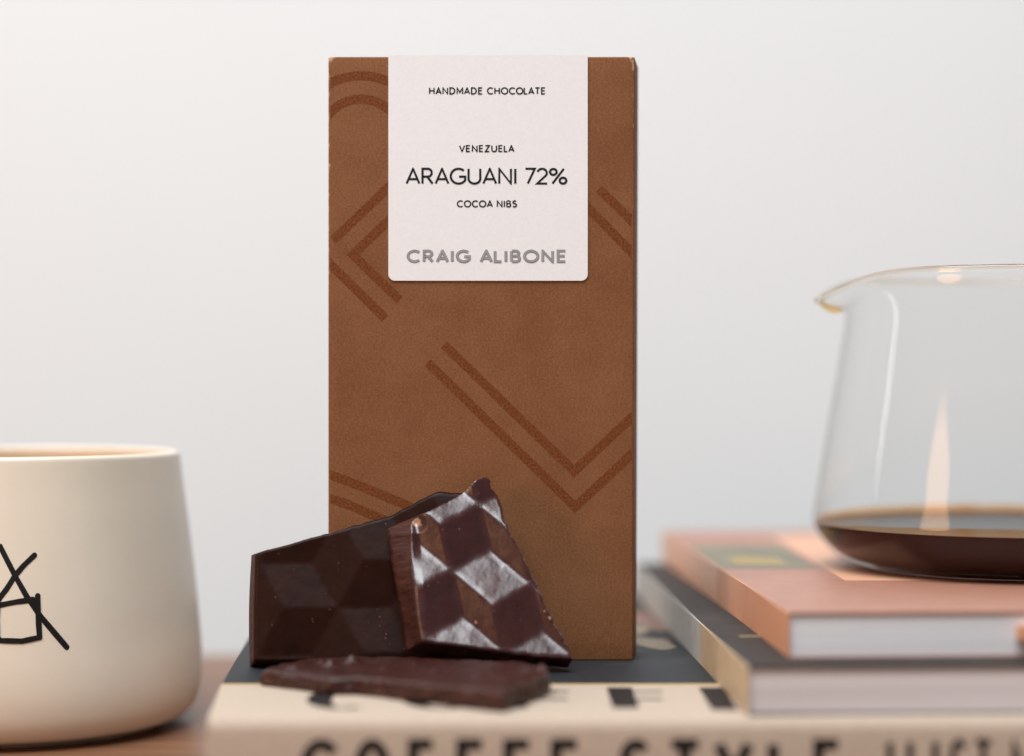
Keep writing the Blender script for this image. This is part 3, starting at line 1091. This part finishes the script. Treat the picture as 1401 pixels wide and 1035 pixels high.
# --- faceted piece in front
fB = ((14.9559, -24.0, 27.6439), (0.9848, 0.1736, 0.0), (-0.0594, 0.3368, 0.9397), (0.1632, -0.9254, 0.342))
B_left = [(-37.03, 5.36), (-38.05, 11.73), (-38.51, 19.2), (-39.03, 27.84), (-38.88, 31.37), (-38.61, 35.0)]
B_top = [(-38.61, 35.0), (-37.48, 36.6), (-32.3, 39.24), (-26.8, 41.94), (-23.42, 44.69), (-21.16, 46.62), (-19.21, 47.56)]
B_right = [(-19.21, 47.56), (-18.02, 46.59), (-17.56, 43.24), (-15.09, 39.04), (-14.46, 35.99), (-10.9, 27.96), (-8.16, 20.28), (-4.97, 11.58), (-1.25, 3.48), (0.0, 0.0)][::-1]
B_bottom = [(-37.03, 5.36), (-26.64, 3.8), (-17.78, 2.28), (-9.4, 1.02), (0.0, 0.0)]
B_top = [tuple(p) for p in jag(resample(B_top, 60), .35, 4.2)]
B_right = [tuple(p) for p in jag(resample(B_right, 70), .40, 9.1)]
B_bottom = [tuple(p) for p in jag(resample(B_bottom, 50), .18, 2.7)]
HB = 2.5
def hB(p, u, v):
    h = soft_relief(p, (-29.1, 23.1), (9.2, 4.3), (10.6, -8.3), HB, 1.15)
    e = 0
    # rounded rim where the mould edge was, worn at the breaks
    du = min(u * 38, (1 - u) * 30); dv = min(v * 42, (1 - v) * 34)
    for d, g in ((du, .38), (v * 42, .38), ((1 - v) * 34, .12)):
        if d < .9:
            e -= g * (1 - d / .9) ** 2
    # flattened towards the moulded left margin
    k = min(1, .25 + u * 38 / 5)
    hh = h * k
    chip = max(0, 1 - (p - Vector((-37.4, 35.6))).length / 3.2)
    e -= 1.4 * chip
    return hh + e + bump_noise(p, .5, .03) + bump_noise(p, .13, .15), -.5 * hh * .9, -.56 * hh * .9
bb_ = [(-40.42, 4.63), (-26.76, 2.6), (-13.53, 0.94), (0.08, -0.62)]
bl_ = [(-40.42, 4.63), (-40.73, 9.7), (-41.94, 18.88), (-43.16, 28.16), (-43.65, 36.0)]
def backB(u, v):
    b = interp(bb_, u); l = interp(bl_, v); t = interp([(-43.65, 36.0), (-40.0, 37.6), (-33, 39.6), (-25, 43.2), (-19.6, 46.9)], u); r = interp([(.08, -.62)] + list(B_right)[6::12] + [(-19.6, 46.9)], v)
    c = lambda a, k: Vector(a)
    p = b * (1 - v) + t * v + l * (1 - u) + r * u - (Vector(bb_[0]) * (1 - u) * (1 - v) + Vector(bb_[-1]) * u * (1 - v) + Vector((-43.65, 36.0)) * (1 - u) * v + Vector((-19.6, 46.9)) * u * v)
    return p
def wearB(p, u, v):
    w_ = 0
    c = (p - Vector((-37.2, 35.8))).length
    w_ = max(w_, 1.5 * max(0, 1 - c / 3.2))
    d = (1 - u) * 30
    if d < .8: w_ = max(w_, .85 * (1 - d / .8))
    d = (1 - v) * 34
    if d < .6: w_ = max(w_, .70 * (1 - d / .6) * .8)
    for q, s in (((-5.2, 10.6), 1.1), ((-6.4, 12.2), .8), ((-24.0, 9.4), .8), ((-3.2, 8.4), .6)):
        c = Vector((p.x - q[0], (p.y - q[1]) * .6)).length
        w_ = max(w_, 1.25 * max(0, 1 - c / s))
    return w_
pb = slab('chocolate_piece', fB, B_bottom, B_right, B_top, B_left, 190, 210, hB, backB, 7.0, [M['choc'], M['choc_broken']], (-5, -22, 24), wear=wearB, rough=.3, seed=3)
tag(pb, 'faceted dark chocolate piece with silvery highlights leaning in front', 'chocolate piece', 'broken pieces of dark chocolate')

# --- smooth dark piece behind, leaning on the box
fA = ((-64.9593, -17.0, 26.1934), (1, 0, 0), (0, 0.2011, 0.9796), (0, -0.9796, 0.2011))
A_left = [(0.3, 0), (0.0, 14.5), (0.05, 27.06)]
A_top = [(0.05, 27.06), (18.15, 32.17), (34.19, 36.9), (41, 40.3), (45.97, 42.76), (53.5, 42.4)]
A_right = [(47.87, 0), (50, 20), (53.5, 42.4)]
A_bottom = [(0.3, 0), (20, -.1), (47.87, 0)]
A_top = [tuple(p) for p in jag(resample(A_top, 70), .28, 6.2)]
def hA(p, u, v):
    h = soft_relief(p, (21.15, 13.44), (13.4, 0.3), (6.5, 11.75), 1.15, .6)
    e = 0
    for d in (u * 48, v * 34, (1 - v) * 34):
        if d < .8:
            e -= .5 * (1 - d / .8) ** 2
    h *= min(1, .2 + u * 48 / 4)
    return h + e + bump_noise(p, .35, .04), 0, 0
def backA(u, v):
    l = interp([(-1.4, -1.25), (-1.9, 12), (-1.75, 27.6)], v)
    x1 = 47.9 + 5 * v
    t = interp([(-1.75, 27.4)] + [(a, b - .2) for a, b in list(A_top)[10::12]] + [(53.3, 42.0)], u)
    p0 = Vector((l.x * (1 - u) + x1 * u, -1.25))
    return p0 * (1 - v) + Vector((t.x * 1.0 if v > .99 else l.x * (1 - u) + x1 * u, t.y)) * v if v < 1 else t
def backA(u, v):
    t = interp([(-1.75, 27.4)] + [(a, b - .2) for a, b in list(A_top)[10::12]] + [(53.3, 42.0)], u)
    xb = -1.4 + (47.9 + 1.4) * u
    bulge = -.45 * math.sin(math.pi * v) * (1 - u)
    return (xb + (t.x - xb) * v + bulge, -1.25 + (t.y + 1.25) * v)
def wearA(p, u, v):
    d = (1 - v) * 34
    w_ = 0
    if d < .5: w_ = .72 * (1 - d / .5)
    if u * 48 < .4: w_ = max(w_, .6)
    return w_
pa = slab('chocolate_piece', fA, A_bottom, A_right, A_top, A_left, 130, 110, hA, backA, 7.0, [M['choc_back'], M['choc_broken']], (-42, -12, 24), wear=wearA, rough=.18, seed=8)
tag(pa, 'large smooth dark chocolate slab leaning flat against the brown box', 'chocolate piece', 'broken pieces of dark chocolate')

# --- broken piece lying flat, nib side up
fC = ((0, 0, 28.3), (1, 0, 0), (0, 1, 0), (0, 0, 1))
C_bottom = [(-59.5, -43.5), (-50, -50), (-43, -57.5), (-35, -58), (-24, -66.5), (-12, -75), (-2, -83)]
C_right = [(-2, -83), (3.5, -70), (8.6, -56), (7, -43), (2, -38.5)]
C_top = [(-51, -24), (-38, -21.5), (-26, -24.5), (-12, -33), (2, -38.5)]
C_left = [(-59.5, -43.5), (-58.5, -35), (-51, -24)]
C_bottom = [tuple(p) for p in jag(resample(C_bottom, 90), .9, 3.3, .3)]
C_right = [tuple(p) for p in jag(resample(C_right, 50), 1.0, 7.3, .3)]
NIBS = [(-43.5, -38, 1.5, 1.7), (-38.5, -34, 1.9, 2.3), (-46, -33, 1.3, 1.0), (-30, -45, 1.6, .9), (-18, -52, 1.8, 1.0), (-8, -64, 1.7, 1.1), (3, -55, 1.6, 1.5), (7.0, -53, 1.6, 1.7), (-24, -38, 1.5, .8), (-12, -45, 1.4, .8), (-52, -42, 1.5, .8), (-2, -70, 1.2, .8)]
def hC(p, u, v):
    z = -.6 + 1.3 * u
    for x, y, r, a in NIBS:
        d = ((p.x - x) ** 2 + (p.y - y) ** 2) / (r * r)
        if d < 6: z += a * math.exp(-d)
    e = 0
    for d in (v * 30, u * 55, (1 - u) * 40):
        if d < 1.2: e -= .7 * (1 - d / 1.2) ** 2
    return z + e + bump_noise(p, .22, .35) + bump_noise(p, 1.1, .07), 0, 0
def backC(u, v):
    b = interp(C_bottom, u); t = interp(C_top, u); l = interp(C_left, v); r = interp(C_right, v)
    p = b * (1 - v) + t * v + l * (1 - u) + r * u - (Vector(C_bottom[0]) * (1 - u) * (1 - v) + Vector(C_bottom[-1]) * u * (1 - v) + Vector(C_top[0]) * (1 - u) * v + Vector(C_top[-1]) * u * v)
    return (p.x, p.y)
def wearC(p, u, v):
    w_ = 0
    for x, y, r, a in NIBS[:3] + NIBS[5:8]:
        d = math.hypot(p.x - x, p.y - y)
        w_ = max(w_, .72 * max(0, 1 - d / (r * 1.3)))
    return w_
pc = slab('chocolate_piece', fC, C_bottom, C_right, C_top, C_left, 150, 80, hC, backC, 4.22, [M['choc_nib'], M['choc_nib']], (-25, -50, 24), wear=wearC, rough=.7, seed=14)
tag(pc, 'rough broken chocolate piece lying flat on the book, out of focus', 'chocolate piece', 'broken pieces of dark chocolate')
